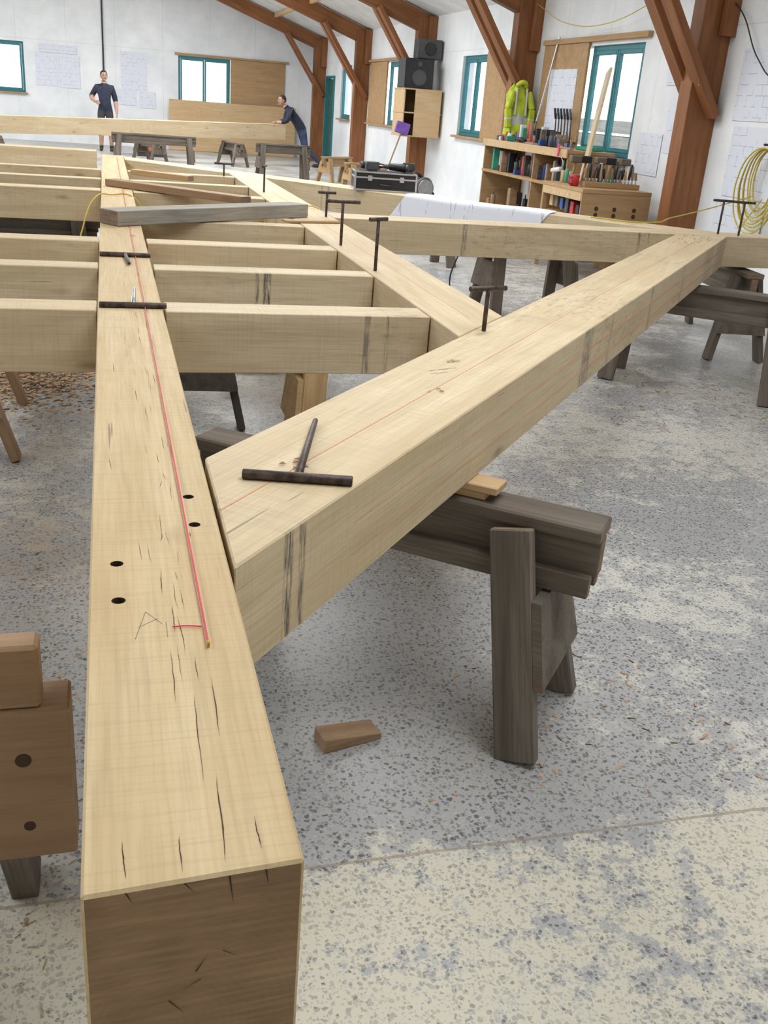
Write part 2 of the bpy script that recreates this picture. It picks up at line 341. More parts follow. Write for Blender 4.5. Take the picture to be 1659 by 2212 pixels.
beam('trim_3',(1.8,BY-.03,2.36),(4.8,BY-.03,2.36),.06,.05,PLY)
d=empty('door_1')
box('leaf',(WX+.08,26.5,1.03),(.05,.9,2.0),DOORG,d); 
for nm,yy in (('jamb_l',26.025),('jamb_r',26.975)): box(nm,(WX+.03,yy,1.05),(.14,.05,2.1),TEAL,d)
box('lintel',(WX+.03,26.5,2.075),(.14,.9,.05),TEAL,d); cyl('handle',(WX+.055,26.15,1.0),(WX-.0,26.15,1.0),.012,STEELB,d)
for i,z in enumerate((.5,1.5)): box('panel_%d'%i,(WX+.05,26.5,z+.02),(.015,.68,.8),DOORG,d,.006)
tube('wall_conduit',[(0,BY-.03,5.2),(0,BY-.03,3.5),(0,BY-.03,1.3)],.02,BLACK)
flat('outside_ground',-30,45,-10,60,-.3,-.2,plain('outside_gravel',(.5,.5,.47),.9))
og=empty('outside_timber_stack')
for i in range(7):
    for j in range(2): beam('baulk_%d_%d'%(i,j),(8.5+j*.5,7+i*.2,-.05+i*.25),(8.5+j*.5,18+i*.2,-.05+i*.25),.35,.2,GREYW2,og)
# ------------------------------------------------------------------ oak frame
ZB,ZT2=.64,.84; ZC=.74
fr=empty('oak_timber_frame')
ang=math.atan2(4.65,3.86)
def lineA(x,off): return off+1.2055*(x-.16)
mainb=prism('tie_beam',[(-.0425,.671),(.154,.682),(.159,10.62),(-.041,10.6)],.624,ZT2,OAKM,math.pi/2,fr,OAKEND,.003)
A0,A1=1.29,1.765
xr=.16+(5.96-A0)/1.2055; xl=.16+(5.96-A1)/1.2055
prism('lower_rafter',[(.162,A0),(xr,5.96),(xl,5.96),(.162,A1)],ZB,ZT2,OAKA,ang,fr,None,.003)
prism('collar_beam',[(1.315,5.965),(5.0,5.965),(5.0,6.23),(1.315,6.23)],ZB,ZT2,OAK2,0,fr,OAKEND)
angD=math.atan2(10.45-6.24,.16-4.05)
prism('upper_rafter',[(3.70,6.235),(4.10,6.235),(.163,10.50),(.163,10.06)],ZB,ZT2,OAK2,angD,fr,None)
yD=lambda x: 10.06+(6.235-10.06)/(3.70-.163)*(x-.163)
prism('purlin_beam',[(1.04,lineA(1.04,A1)+.004),(1.31,lineA(1.31,A1)+.004),(1.31,yD(1.31)-.004),(1.04,yD(1.04)-.004)],ZB,ZT2,OAK,math.pi/2,fr,None)
for i,(y0,y1) in enumerate([(3.12,3.27),(3.90,4.03),(4.60,4.75),(5.45,5.58),(6.92,7.10),(7.80,7.92),(8.68,8.80)]):
    prism('joist_r%d'%i,[(.164,y0),(1.036,y0),(1.036,y1),(.164,y1)],ZB,ZT2-.002,OAKJ if i==1 else (OAK2 if i==0 else OAK),0,fr,None)
    if i!=3: prism('joist_l%d'%i,[(-2.5,y0),(-.046,y0),(-.046,y1),(-2.5,y1)],ZB,ZT2-.002,OAK2 if i%2 else OAK,0,fr,None)
def cutholes(o,pts,r=.0095,depth=.08):
    bm=bmesh.new()
    for (x,y) in pts:
        rr=bmesh.ops.create_cone(bm,cap_ends=True,segments=20,radius1=r,radius2=r,depth=depth*2)['verts']
        bmesh.ops.translate(bm,verts=rr,vec=(x,y,ZT2))
    me=bpy.data.meshes.new('cut'); bm.to_mesh(me); bm.free(); me.materials.append(CRACK); c=bpy.data.objects.new('cut',me); SC.objects.link(c)
    md=o.modifiers.new('b','BOOLEAN'); md.object=c; md.operation='DIFFERENCE'; md.solver='EXACT'; md.material_mode='TRANSFER'
    bpy.context.view_layer.update(); dg=bpy.context.evaluated_depsgraph_get(); nm=bpy.data.meshes.new_from_object(o.evaluated_get(dg))
    o.modifiers.clear(); o.data=nm; bpy.data.objects.remove(c)
cutholes(mainb,[(.116,1.57),(.117,1.451),(-.005,1.32),(-.004,1.206)])
def checks(name,specs,z,parent,mat=CRACK):
    bm=bmesh.new()
    for (x,y,L,w,dx) in specs:
        n=14; top=[];bot=[]; wob=0
        for i in range(n+1):
            t=i/n; ww=w*math.sin(math.pi*t)*.5*random.uniform(.6,1.3); wob+=random.uniform(-.0005,.0005); xx=x+dx*t+wob
            top.append(bm.verts.new((xx-ww,y+L*t,z))); bot.append(bm.verts.new((xx+ww,y+L*t,z)))
        for i in range(n): bm.faces.new((bot[i],bot[i+1],top[i+1],top[i]))
    me=bpy.data.meshes.new(name); bm.to_mesh(me); bm.free(); return addobj(name,me,mat,None,parent)
sp=[(.083,.69,.13,.0013,.004),(.118,.70,.05,.0010,-.003),(.045,.685,.05,.0010,.003),(-.005,.685,.05,.0012,-.003),(.074,.80,.17,.0010,.004),(.055,.95,.12,.0009,0),(.098,.88,.12,.0010,.004)]
for i in range(60):
    sp.append((random.gauss(.066,.028),random.uniform(.98,4.2),random.uniform(.02,.11),random.uniform(.0004,.0010),random.uniform(-.005,.005)))
checks('drying_checks',sp,ZT2+.0006,fr)
bm=bmesh.new()
for (x,z,dx,dz) in ((.085,.838,.004,-.035),(.045,.838,.010,-.014),(-.005,.838,.006,-.014),(.118,.838,.003,-.02),(.08,.75,.016,-.012),(.03,.70,.016,-.022),(.06,.72,-.02,-.012),(.055,.73,.012,.02)):
    yy=.671+(x+.0425)*.056-.0012
    vs=[bm.verts.new(p) for p in ((x-.0009,yy,z),(x+.0009,yy,z),(x+dx,yy+dx*.056,z+dz))]; bm.faces.new(vs)
me=bpy.data.meshes.new('end_checks'); bm.to_mesh(me); bm.free(); addobj('end_checks',me,CRACK,None,fr)
nA=V((math.sin(ang),-math.cos(ang),0)); dA=V((math.cos(ang),math.sin(ang),0))
pA=V((.16,A0,0))
def onA(s,t,z): return pA+dA*s-nA*t+V((0,0,z))
def cline(n,a,b,w=.0018,m=CHALK): beam(n,a,b,w,w*.5,m,fr,bev=0)
cline('chalk_1',onA(.17,.135,ZT2),onA(5.9,.135,ZT2)); 
cline('chalk_2',onA(.05,0,.765),onA(5.9,0,.765),.0026); cline('chalk_3',onA(.05,0,.70),onA(5.9,0,.70),.0026)
cline('chalk_4',(1.17,3.1,ZT2),(1.17,9,ZT2))
for s,t in ((1.25,.20),(1.28,.215),(1.31,.20)): cline('pencil_mark',onA(s,t,ZT2),onA(s+.05,t-.03,ZT2),.002,PENCIL)
for a,b in (((.015,1.10),(.03,1.17)),((.03,1.17),(.05,1.135)),((.02,1.13),(.045,1.15)),((.055,1.10),(.055,1.14))): cline('pencil_mark',(*a,ZT2),(*b,ZT2),.0010,PENCIL)
st=empty('red_string_line')
tube('string',[(.103,1.066,.845),(.101,3,.846),(.098,6,.846),(.095,10.3,.845)],.0013,PINK,st)
tube('string_tail',[(.062,1.122,.8425),(.08,1.122,.8425),(.099,1.118,.8425)],.0010,PINK,st)
cyl('pin',(.103,1.07,.838),(.103,1.067,.850),.002,YEL,st)
# ------------------------------------------------------------------ steel T bars
def tbar(base,h,hx=(1,0),hl=.13,lean=(0,0),r=.0085):
    e=empty('steel_t_bar'); x,y,z=base; hx=V((hx[0],hx[1],0)).normalized()
    top=V((x+lean[0],y+lean[1],z+h)); cyl('stem',(x,y,z-.0),top,r*.85,STEEL,e)
    cyl('handle',top-hx*hl/2,top+hx*hl/2,r,STEEL,e); return e
tbar((1.15,2.91,ZT2),.135,(.95,.25),.14)
tbar((1.075,4.03,ZT2),.21,(.9,.5),.10)
tbar((1.09,4.77,ZT2),.205,(1,0),.17)
tbar((1.27,6.0,ZT2),.14,(1,0),.11)
tbar((1.10,7.42,ZT2),.18,(.3,1),.15)
tbar((.95,8.72,ZT2),.10,(1,0),.16)
tbar((4.05,6.10,ZT2),.22,(1,-.2),.15); tbar((4.18,6.05,ZT2),.22,(1,-.2),.15)
def tlying(c,hd,sd,hl,slen,z=ZT2,r=.0095,lift=0,mat2=STEEL):
    e=empty('steel_t_bar'); c=V((*c,z+r)); hd=V((*hd,0)).normalized(); sd=V((*sd,0)).normalized()
    cyl('handle',c-hd*hl/2,c+hd*hl/2,r,STEEL,e); cyl('stem',c,c+sd*slen+V((0,0,lift)),r*.85,mat2,e,r2=r*.6)
tlying((.315,1.625),(.19,-.05),(.10,.34),.20,.35)
tlying((.06,4.17),(1,.02),(.05,-1),.20,.22)
tlying((.065,3.15),(1,0),(.05,1),.205,.12,lift=.03,mat2=STEELB)
# ------------------------------------------------------------------ sawhorses
def sawhorse(cx,cy,rz,L=1.0,H=.6,mat=GREYW,inset=.14,splay=.2,legm=None,end=GREYEND,W=.1,lw=.1,out=.05):
    legm=legm or mat; e=empty('sawhorse',(cx,cy,0),rz)
    h=L/2
    beam('rail',(-h,0,H-.085),(h,0,H-.085),.05,.10,mat,e,end)
    beam('top_cap',(-h,0,H-.018),(h,0,H-.018),W+.02,.036,mat,e,end,.005)
    for s,sg in (('a',1),('b',-1)): beam('side_board_'+s,(-h+.01,sg*.042,H-.155),(h-.01,sg*.042,H-.155),.03,.055,mat,e,end)
    for i,sx in enumerate((-1,1)):
        x=sx*(h-inset)
        for j,sy in enumerate((-1,1)):
            beam('leg_%d%d'%(i,j),(x+sx*out,sy*(splay-.01),.003),(x,sy*.078,H-.035),.038,lw,legm,e,end,.004,up=(1,0,0)) 
        bm=bmesh.new()
        sl=(splay-.088)/(H-.035); yz=lambda z: splay-.01-sl*z+.02
        xo=lambda z: sx*(out*(1-z/(H-.035))+lw*.5+.013)
        pts=[(-yz(.20),.20),(yz(.20),.20),(yz(.41),.41),(-yz(.41),.41)]
        lo=[bm.verts.new((xo(q)-.012,p,q)) for p,q in pts]; hi=[bm.verts.new((xo(q)+.012,p,q)) for p,q in pts]
        bm.faces.new(lo); bm.faces.new(hi[::-1])
        for k in range(4): bm.faces.new((lo[k],lo[(k+1)%4],hi[(k+1)%4],hi[k]))
        bmesh.ops.recalc_face_normals(bm,faces=bm.faces[:])
        me=bpy.data.meshes.new('gusset'); bm.to_mesh(me); bm.free(); addobj('gusset_%d'%i,me,legm,Matrix.Translation((x,0,0)),e)
    return e
dA2=ang-math.pi/2
dd=V((math.cos(dA2),math.sin(dA2)))
c0=V((.965,2.045))
L=1.15; cc=c0+dd*(.21-L/2); sawhorse(cc.x,cc.y,dA2,L,.6,inset=.21,out=.12,lw=.105)
for i,(off,z,w,l,ro) in enumerate(((-.20,.6105,.07,.22,.3),(-.16,.6305,.08,.20,.1))):
    p=c0+dd*off; beam('timber_shim',(p.x-dd.x*l/2,p.y-dd.y*l/2,z),(p.x+dd.x*l/2,p.y+dd.y*l/2,z),w,.019,PLYL,None,None,.002)
L=1.15; c2=V((3.83,4.95)); cc=c2+dd*(.12-L/2); sawhorse(cc.x,cc.y,dA2,L,.62)
sawhorse(4.35,6.55,math.radians(80),1.5,.62)
sawhorse(3.3,7.55,math.radians(8),.9,.62)
sawhorse(1.10,4.00,0,1.15,.62,PINE,inset=.30)
sawhorse(.42,4.86,math.radians(86),.9,.56,DARKW,lw=.12)
sawhorse(-.68,4.5,math.radians(92),1.0,.62,BROWNW,splay=.27)
sawhorse(-.55,7.6,0,.95,.62,DARKW)
sawhorse(.1,8.25,0,.8,.62,GREYW)
sawhorse(3.0,9.8,math.radians(10),.9,.66,GREYW)
box('timber_packer',(.40,4.58,.60),(.17,.2,.078),PINE)
box('timber_packer',(.78,5.55,.03),(.3,.09,.06),PINE)
# notched stand lower-left
e=empty('notched_timber_stand')
beam('bearer',(-1.2,1.34,.475),(-.081,1.34,.475),.08,.28,BROWNW,e,OAKEND,.004)
beam('bearer_top',(-1.2,1.325,.669),(-.120,1.325,.669),.05,.107,BROWNW,e,OAKEND,.006)
beam('foot',(-.20,1.62,0),(-.22,1.405,.50),.09,.05,GREYW,e,GREYEND,up=(1,0,0)); beam('foot_far',(-1.0,1.62,0),(-1.0,1.405,.50),.09,.05,GREYW,e,GREYEND,up=(1,0,0))
beam('foot_b',(-.6,1.12,0),(-.6,1.28,.50),.09,.05,GREYW,e,GREYEND,up=(1,0,0))
for x,z,r in ((-.150,.40,.009),(-.152,.525,.012)): cyl('dowel_hole',(x,1.301,z),(x,1.2985,z),r,CRACK,e)
wd=prism('oak_wedge_offcut',[(.47,1.925),(.625,1.965),(.61,2.03),(.455,1.99)],0,.04,BROWNW,.24,None,None,.002)
for v in wd.data.vertices:
    if v.co.z>0: v.co.z-= .022*(v.co.x+.08)/.16
beam('grey_loose_board',(-.0,5.17,.878),(1.10,5.98,.878),.15,.072,GREYW2,None,GREYEND)
beam('loose_board',(.02,7.28,.865),(.85,6.5,.865),.11,.045,BROWNW,None,GREYEND)
beam('loose_board',(.2,8.35,.861),(.62,8.0,.861),.08,.04,PINE,None,GREYEND)
beam('loose_board',(.95,5.62,.8475),(1.28,5.70,.8475),.07,.012,PINE,None)
# ------------------------------------------------------------------ background timbers
beam('long_oak_beam',(-5.5,20.55,.52),(4.03,24.5,.755),.3,.33,OAK,None,OAKEND)
beam('oak_beam_stack',(-4.5,11.2,.72),(-.10,11.2,.72),.3,.24,OAK,None,OAKEND)
for x in (-3.6,-.9): sawhorse(x,11.2,math.pi/2,.9,.6)
for (x,y,r,hh) in ((.9,22.75,.45,.50),(2.75,23.45,.3,.50),(-2.2,21.95,.4,.38)): sawhorse(x,y,r+math.pi/2,1.0,hh,GREYW)
sawhorse(3.35,20.2,.1,1.1,.66,GREYW); sawhorse(4.4,20.0,.7,.9,.5,PINE); sawhorse(.9,20.6,.05,1.6,.66,GREYW); sawhorse(4.6,18.4,.3,.9,.5,PINE)
beam('leaning_plywood_sheet',(1.63,BY-.22,.63),(5.0,BY-.22,.63),.02,1.25,PLYL)
og=empty('orange_table_saw'); ORG=plain('orange_paint',(.50,.16,.06),.5)
box('cabinet',(1.0,25.0,.35),(.7,.6,.5),ORG,og,.03); box('table',(1.0,25.0,.65),(1.3,.8,.05),DGREY,og); box('plinth',(1.0,25.0,.05),(.6,.5,.1),DGREY,og); beam('fence',(.9,24.65,.70),(.9,25.35,.70),.03,.05,ALU,og)
# ------------------------------------------------------------------ case, drill, drawings
e=empty('tool_case',(2.20,8.17,ZT2),math.radians(-8))
box('body',(0,0,.052),(.50,.28,.10),BLACK,e,.004); box('lid',(0,0,.125),(.50,.28,.042),BLACK,e,.004)
for x in (-.25,.25):
    for y in (-.14,.14): box('corner_trim',(x,y,.073),(.014,.014,.148),ALU,e,.002)
for z in (.008,.102,.144):
    for y in (-.141,.141): box('edge_trim',(0,y,z),(.50,.008,.012),ALU,e,.001)
    for x in (-.251,.251): box('edge_trim_s',(x,0,z),(.008,.28,.012),ALU,e,.001)
for x in (-.13,.13): box('latch',(x,-.148,.10),(.035,.012,.04),ALU,e,.002)
tube('handle',[(-.05,-.145,.06),(-.045,-.17,.055),(.045,-.17,.055),(.05,-.145,.06)],.006,BLACK,e)
def drill(loc,rz,lay=True,c=BLACK):
    e=empty('cordless_drill',loc,rz)
    cyl('body',(-.08,0,.035),(.06,0,.035),.032,c,e,r2=.028); cyl('chuck',(.06,0,.035),(.11,0,.035),.022,DGREY,e,r2=.014); cyl('bit',(.11,0,.035),(.17,0,.035),.004,STEELB,e)
    cyl('motor_cap',(-.105,0,.035),(-.08,0,.035),.026,DGREY,e); beam('grip',(-.03,0,.03),(-.055,-.13,.03),.036,.034,c,e,bev=.01); box('battery',(-.06,-.16,.035),(.11,.06,.065),DGREY,e,.01)
drill((2.12,8.27,ZT2+.152),.1); drill((2.30,8.17,ZT2+.152),2.6)
def sheet(name,corners,mat=PAPER,nx=14,ny=8,amp=.006,drop=None):
    a,b,c,d=[V(p) for p in corners]; bm=bmesh.new(); g=[]
    for i in range(nx+1):
        r=[]
        for j in range(ny+1):
            s,t=i/nx,j/ny; p=(a*(1-s)+b*s)*(1-t)+(d*(1-s)+c*s)*t
            p.z+=amp*(math.sin(s*9+t*3)+1); 
            if drop: p=drop(p,s,t)
            r.append(bm.verts.new(p))
        g.append(r)
    for i in range(nx):
        for j in range(ny): bm.faces.new((g[i][j],g[i+1][j],g[i+1][j+1],g[i][j+1]))
    me=bpy.data.meshes.new(name); bm.to_mesh(me); bm.free(); return addobj(name,me,mat,None,None,True)
def dp(p,s,t):
    over=yD(p.x)-p.y
    if over>0: q=p.copy(); q.y=yD(p.x)-.006-.12*over; q.z=ZT2+.008-over*.75; return q
    return p
sheet('workshop_drawing_sheet',((2.42,7.95,ZT2+.004),(3.25,7.02,ZT2+.004),(2.98,6.70,ZT2+.004),(2.16,7.62,ZT2+.004)),drop=dp,nx=26,ny=22)
def circsaw(loc,rz):
    e=empty('circular_saw',loc,rz); box('base_plate',(0,0,.006),(.3,.14,.008),STEELB,e); cyl('guard',(0,-.02,.11),(0,.03,.11),.095,DGREY,e,seg=28); cyl('blade',(0,-.03,.10),(0,-.026,.10),.085,STEELB,e,seg=32)
    cyl('motor',(-.02,.03,.12),(-.02,.16,.12),.045,BLUE,e); tube('handle',[(.02,.05,.16),(-.04,.06,.22),(-.13,.06,.21),(-.16,.05,.14)],.017,BLACK,e); box('shoe_knob',(.11,.03,.04),(.04,.04,.05),BLACK,e,.01)
circsaw((3.05,9.75,.66),.2)
tube('black_cable',[(2.95,7.6,.63),(2.75,7.5,.64),(2.68,7.5,.45),(2.66,7.6,.2),(2.78,7.7,.02)],.006,BLACK)
# ------------------------------------------------------------------ cables
yc=empty('yellow_extension_cable')
tube('run',[(5.42,7.75,1.0),(4.9,7.35,.95),(4.2,6.95,.86),(3.7,6.55,.848),(3.4,6.75,.848)],.005,YEL,yc)
for k in range(9):
    a0=random.uniform(-.06,.06); pts=[]
    for j in range(10):
        t=j/10*2*math.pi; pts.append((5.50-.03*k/3-.02*math.sin(t),7.76+(.13+.018*k)*math.sin(t)+a0,1.14+(.24+.014*k)*math.cos(t)-(.05*k/4)))
    tube('coil_%d'%k,pts,.0065,YEL,yc,True)
tube('hanging_tail',[(5.48,7.7,.98),(5.46,7.9,.7),(5.44,8.05,.35),(5.40,8.1,.03)],.005,YEL,yc)
cyl('hook',(WX,7.76,1.42),(WX-.14,7.76,1.42),.01,STEEL,yc)
yd=empty('yellow_extension_cable')
tube('run',[(-.30,5.9,.006),(-.25,6.0,.20),(-.16,6.3,.65),(-.06,6.5,.848),(.03,6.6,.848),(.13,6.62,.848),(.19,6.6,.80),(.3,6.55,.5),(.6,6.5,.35),(.95,6.55,.6),(1.02,6.6,.82),(1.08,6.62,.846),(1.2,6.5,.846),(1.30,6.42,.846),(1.34,6.4,.80),(1.4,6.42,.4)],.0045,YEL,yd)
tube('black_wall_cable',[(5.54,9.4,2.8),(5.5,8.6,2.5),(5.5,8.2,2.1),(5.5,7.9,1.95),(5.5,7.6,2.1),(5.5,7.4,2.6)],.006,BLACK)
tube('yellow_overhead_cable',[(5.45,13.2,2.85),(5.42,12.2,2.58),(5.42,11,2.52),(5.45,9.8,2.75),(5.45,9.1,2.9)],.005,YEL)
# ------------------------------------------------------------------ wall papers
kk=[0]
def wpaper(y,z,w,h): 
    kk[0]+=1
    o=box('pinned_drawing',(0,0,0),(w,h,.003),PAPER,None,0); o.matrix_world=Matrix.Translation((WX-.004-.0035*(kk[0]%4),y,z))@Matrix(((0,0,-1,0),(-1,0,0,0),(0,1,0,0),(0,0,0,1)))
def bpaper(x,z,w,h):
    kk[0]+=1
    o=box('pinned_drawing',(0,0,0),(w,h,.003),PAPER,None,0); o.matrix_world=Matrix.Translation((x,BY-.004-.0035*(kk[0]%4),z))@Matrix(((1,0,0,0),(0,0,-1,0),(0,1,0,0),(0,0,0,1)))
for y,z,w,h in ((8.1,1.9,.84,.6),(8.05,1.25,.8,.6),(7.2,1.9,.8,1.1),(7.2,.9,.8,.7),(9.95,1.22,.5,.42),(9.55,2.12,.5,.45),(8.12,.72,.75,.4),(9.5,1.5,.35,.5)): wpaper(y,z,w,h)
o=box('pinned_drawing',(0,0,0),(.8,.85,.003),PAPER,None,0); o.matrix_world=Matrix.Translation((WX-.038,12.3,1.65))@Matrix(((0,0,-1,0),(-1,0,0,0),(0,1,0,0),(0,0,0,1)))
for x,z,w,h in ((-1.4,1.72,.52,.75),(-.84,1.70,.50,.75),(-1.1,2.22,.9,.2),(.75,1.85,.65,.9),(.55,1.2,.5,.36),(1.1,1.18,.4,.4)): bpaper(x,z,w,h)
# ------------------------------------------------------------------ stereo shelf on post
e=empty('wall_shelf_box')
X0,X1,Y0,Y1=4.86,5.52,17.1,17.75
box('back',((X0+X1)/2,Y1-.01,1.42),(X1-X0,.02,.75),PLY,e); 
for nm,x in (('side_l',X0+.01),('side_r',X1-.01),): box(nm,(x,(Y0+Y1)/2,1.42),(.02,Y1-Y0,.75),PLYL,e)
for i,z in enumerate((1.05,1.42,1.79)): box('shelf_%d'%i,((X0+X1)/2,(Y0+Y1)/2,z),(X1-X0+.02,Y1-Y0+.02,.022),PLYL,e)
box('front_panel',(X0+.42,Y0-.008,1.42),(.46,.018,.73),PLYL,e)
for i in range(5): box('contents_%d'%i,(X0+.10,Y0+.2+.09*i,1.12+.37*(i%2)),(.12,.07,.11+.03*(i%3)),(BLACK,DGREY,RED,BLUE,GREYW)[i],e)
e=empty('stereo_speaker'); box('cabinet',(5.12,17.4,2.035),(.50,.42,.46),BLACK,e,.01); cyl('woofer',(5.12,17.19,1.97),(5.12,17.175,1.97),.13,DGREY,e,seg=28); cyl('tweeter',(5.12,17.19,2.18),(5.12,17.178,2.18),.04,DGREY,e)
e=empty('stereo_speaker'); box('cabinet',(5.33,17.5,2.43),(.42,.3,.30),DGREY,e,.01); cyl('woofer',(5.33,17.35,2.43),(5.33,17.335,2.43),.10,BLACK,e,seg=28); box('bracket',(5.33,17.62,2.271),(.3,.2,.015),STEEL,e)
e=empty('purple_broom'); cyl('handle',(4.55,17.3,.02),(4.84,17.05,1.10),.013,BROWNW,e); beam('head',(4.83,17.05,1.08),(4.87,17.03,1.26),.05,.24,PURP,e,bev=.02,up=(1,0,0))
# ------------------------------------------------------------------ benches and tools
def bench_high():
    e=empty('tool_bench_shelves'); x0,x1,y0,y1=4.88,5.45,10.45,13.1
    for i,z in enumerate((.35,.80,1.17)): box('shelf_%d'%i,((x0+x1)/2,(y0+y1)/2,z),(x1-x0,y1-y0,.035),PLY,e)
    for i,y in enumerate((y0+.02,11.4,y1-.02)): box('divider_%d'%i,((x0+x1)/2,y,.58),(x1-x0-.02,.03,1.145),PLY,e)
    box('lip',(x0-.008,(y0+y1)/2,1.15),(.018,y1-y0,.09),PLYL,e); 
    return e
bench_high()
def bench_low():
    e=empty('chisel_bench'); x0,x1,y0,y1=4.51,5.27,9.2,10.2
    box('top',((x0+x1)/2,(y0+y1)/2,.86),(x1-x0,y1-y0,.04),PLY,e); box('front_panel',((x0+x1)/2,y0+.012,.60),(x1-x0,.024,.48),PLY,e)
    box('side_panel_r',(x1-.012,(y0+y1)/2,.42),(.024,y1-y0-.06,.84),PLY,e)
    box('rail_l',(x0+.012,(y0+y1)/2,.80),(.024,y1-y0-.06,.08),PLYL,e); box('post_l',(x0+.03,y1-.03,.42),(.05,.05,.84),PLY,e)
    for i,z in enumerate((.3,.58)): box('lower_shelf_%d'%i,((x0+x1)/2,(y0+y1)/2,z),(x1-x0-.06,y1-y0-.06,.03),PLY,e)
    for i in range(6): box('stored_tool_%d'%i,(x0+.15,y0+.2+.13*i,.66+.01*i),(.18,.08,.10+.02*(i%3)),(BLACK,RED,DGREY,BLUE,GREYW,PLYL)[i],e)
    for i,x in enumerate((4.68,4.88,5.10)):
        cyl('handle_slot_%d'%i,(x,y0+.001,.70),(x,y0-.002,.70),.022,CRACK,e); cyl('handle_slot_b%d'%i,(x,y0+.001,.64),(x,y0-.002,.64),.022,CRACK,e)
    for i,x in enumerate((4.55,5.23)): box('leg_%d'%i,(x,9.26,.18),(.05,.05,.36),PLY,e)
    return e
bench_low()
e=empty('chisel_rack')
box('rack_block',(4.95,9.5,.906),(.62,.10,.05),PLY,e)
for i in range(15):
    x=4.67+i*.04; m=(BROWNW,BLACK,DGREY,BLACK,PLYL,BLACK,BROWNW)[i%7]; h=random.uniform(.07,.16)
    cyl('blade_%d'%i,(x,9.5,.93),(x,9.5,.97),.006,STEELB,e); cyl('chisel_handle_%d'%i,(x,9.5,.97),(x+random.uniform(-.02,.02),9.5,.97+h),.013,m,e,r2=.016)
e=empty('mallet_set')
for i in range(5):
    x=4.62+.14*i; y=9.75+.05*(i%2); cyl('handle_%d'%i,(x,y,.882),(x+.03,y,1.10),.012,BROWNW,e); beam('head_%d'%i,(x-.03,y,1.13),(x+.09,y,1.13),.06,.07,BLACK if i%2 else GREYW,e,bev=.01)
e=empty('red_mug'); cyl('cup',(4.57,9.55,.88),(4.57,9.55,.99),.045,RED,e,r2=.052); tube('handle',[(4.53,9.52,.97),(4.49,9.50,.95),(4.49,9.50,.91),(4.53,9.52,.90)],.007,RED,e)
def plane(x,y,z,rz,c=BLUE):
    e=empty('hand_plane',(x,y,z),rz); box('sole',(0,0,.012),(.24,.06,.02),STEELB,e); box('frog',(.01,0,.04),(.05,.045,.05),c,e,.006); cyl('knob',(.085,0,.022),(.085,0,.06),.014,BROWNW,e,r2=.018); tube('tote',[(-.06,0,.02),(-.075,0,.06),(-.055,0,.10)],.014,BROWNW,e)
plane(4.98,10.68,1.19,1.5); plane(4.98,11.75,1.19,1.6,RED)
drill((5.02,12.2,1.19),1.5)
def clutter(name,x0,x1,y0,y1,z,n,hmax=.14,ms=None):
    e=empty(name); ms=ms or (BLACK,DGREY,DGREY,BLACK,BROWNW,GREYW,DARKW,BLUE,GREEN,PLYL,BROWNW,BLACK,PAPER,DGREY,DARKW,RED)
    step=(y1-y0)/n
    for i in range(n):
        y=y0+step*(i+.5); x=random.uniform(x0+.07,x1-.07); m=random.choice(ms); h=random.uniform(.04,hmax); t=random.random()
        if t<.45: box('box_%d'%i,(x,y,z+h/2),(random.uniform(.06,.14),step*.8,h),m,e,.006,0)
        elif t<.65: cyl('tin_%d'%i,(x,y,z),(x,y,z+h),min(.035,step*.42),m,e)
        elif t<.85: cyl('tool_shaft_%d'%i,(x,y,z),(x+.02,y,z+h*1.1),.008,STEEL,e); cyl('tool_grip_%d'%i,(x,y,z),(x+.008,y,z+h*.5),.016,m,e)
        else:
            cyl('bottle_%d'%i,(x,y,z),(x,y,z+h*.75),min(.03,step*.4),m,e); cyl('nozzle_%d'%i,(x,y,z+h*.75),(x,y,z+h),.009,DGREY,e)
clutter('small_tools_and_tins',4.9,5.15,10.85,11.55,1.1885,9,.14); clutter('small_tools_and_tins',5.2,5.38,11.45,13.0,1.1885,22,.24)
clutter('small_tools_and_tins',4.9,5.12,12.45,13.0,1.1885,7,.14)
clutter('small_tools_and_tins',4.9,5.12,10.55,11.35,.8185,12,.26); clutter('small_tools_and_tins',4.9,5.12,11.45,13.0,.8185,20,.28)
clutter('small_tools_and_tins',5.15,5.4,10.55,11.35,.8185,9,.3); clutter('small_tools_and_tins',5.15,5.4,11.45,13.0,.8185,14,.3)
clutter('small_tools_and_tins',4.9,5.35,11.45,13.0,.3685,12,.3); clutter('small_tools_and_tins',4.6,4.8,9.86,10.08,.881,4,.16); clutter('small_tools_and_tins',5.05,5.22,9.86,10.17,.881,4,.22)
e=empty('clamp_rack')
box('rack_board',(WX-.065,11.95,1.28),(.03,.6,.06),PLY,e)
for i in range(6):
    y=11.72+i*.09; cyl('bar_%d'%i,(WX-.1,y,1.2),(WX-.12,y,1.5+.03*(i%3)),.008,STEEL,e); cyl('grip_%d'%i,(WX-.12,y,1.5),(WX-.15,y,1.62),.015,BLACK if i%2 else DGREY,e)
e=empty('paint_roller'); cyl('sleeve',(4.84,10.5,.99),(4.84,10.72,.96),.025,plain('roller_fleece',(.75,.72,.68),.9),e); tube('frame',[(4.84,10.5,.99),(4.83,10.44,1.0),(4.82,10.44,1.08),(4.83,10.6,1.12)],.004,STEELB,e); cyl('grip',(4.83,10.6,1.12),(4.86,10.66,1.24),.013,plain('pink_plastic',(.7,.06,.2),.4),e)
e=empty('green_tray'); box('tray',(5.30,10.8,1.2),(.22,.30,.02),GREEN,e,.006); 
for nm,c,s in (('rim_a',(5.195,10.8,1.215),(.012,.30,.03)),('rim_b',(5.405,10.8,1.215),(.012,.30,.03)),('rim_c',(5.30,10.655,1.215),(.22,.012,.03)),('rim_d',(5.30,10.945,1.215),(.22,.012,.03))): box(nm,c,s,GREEN,e,.004)
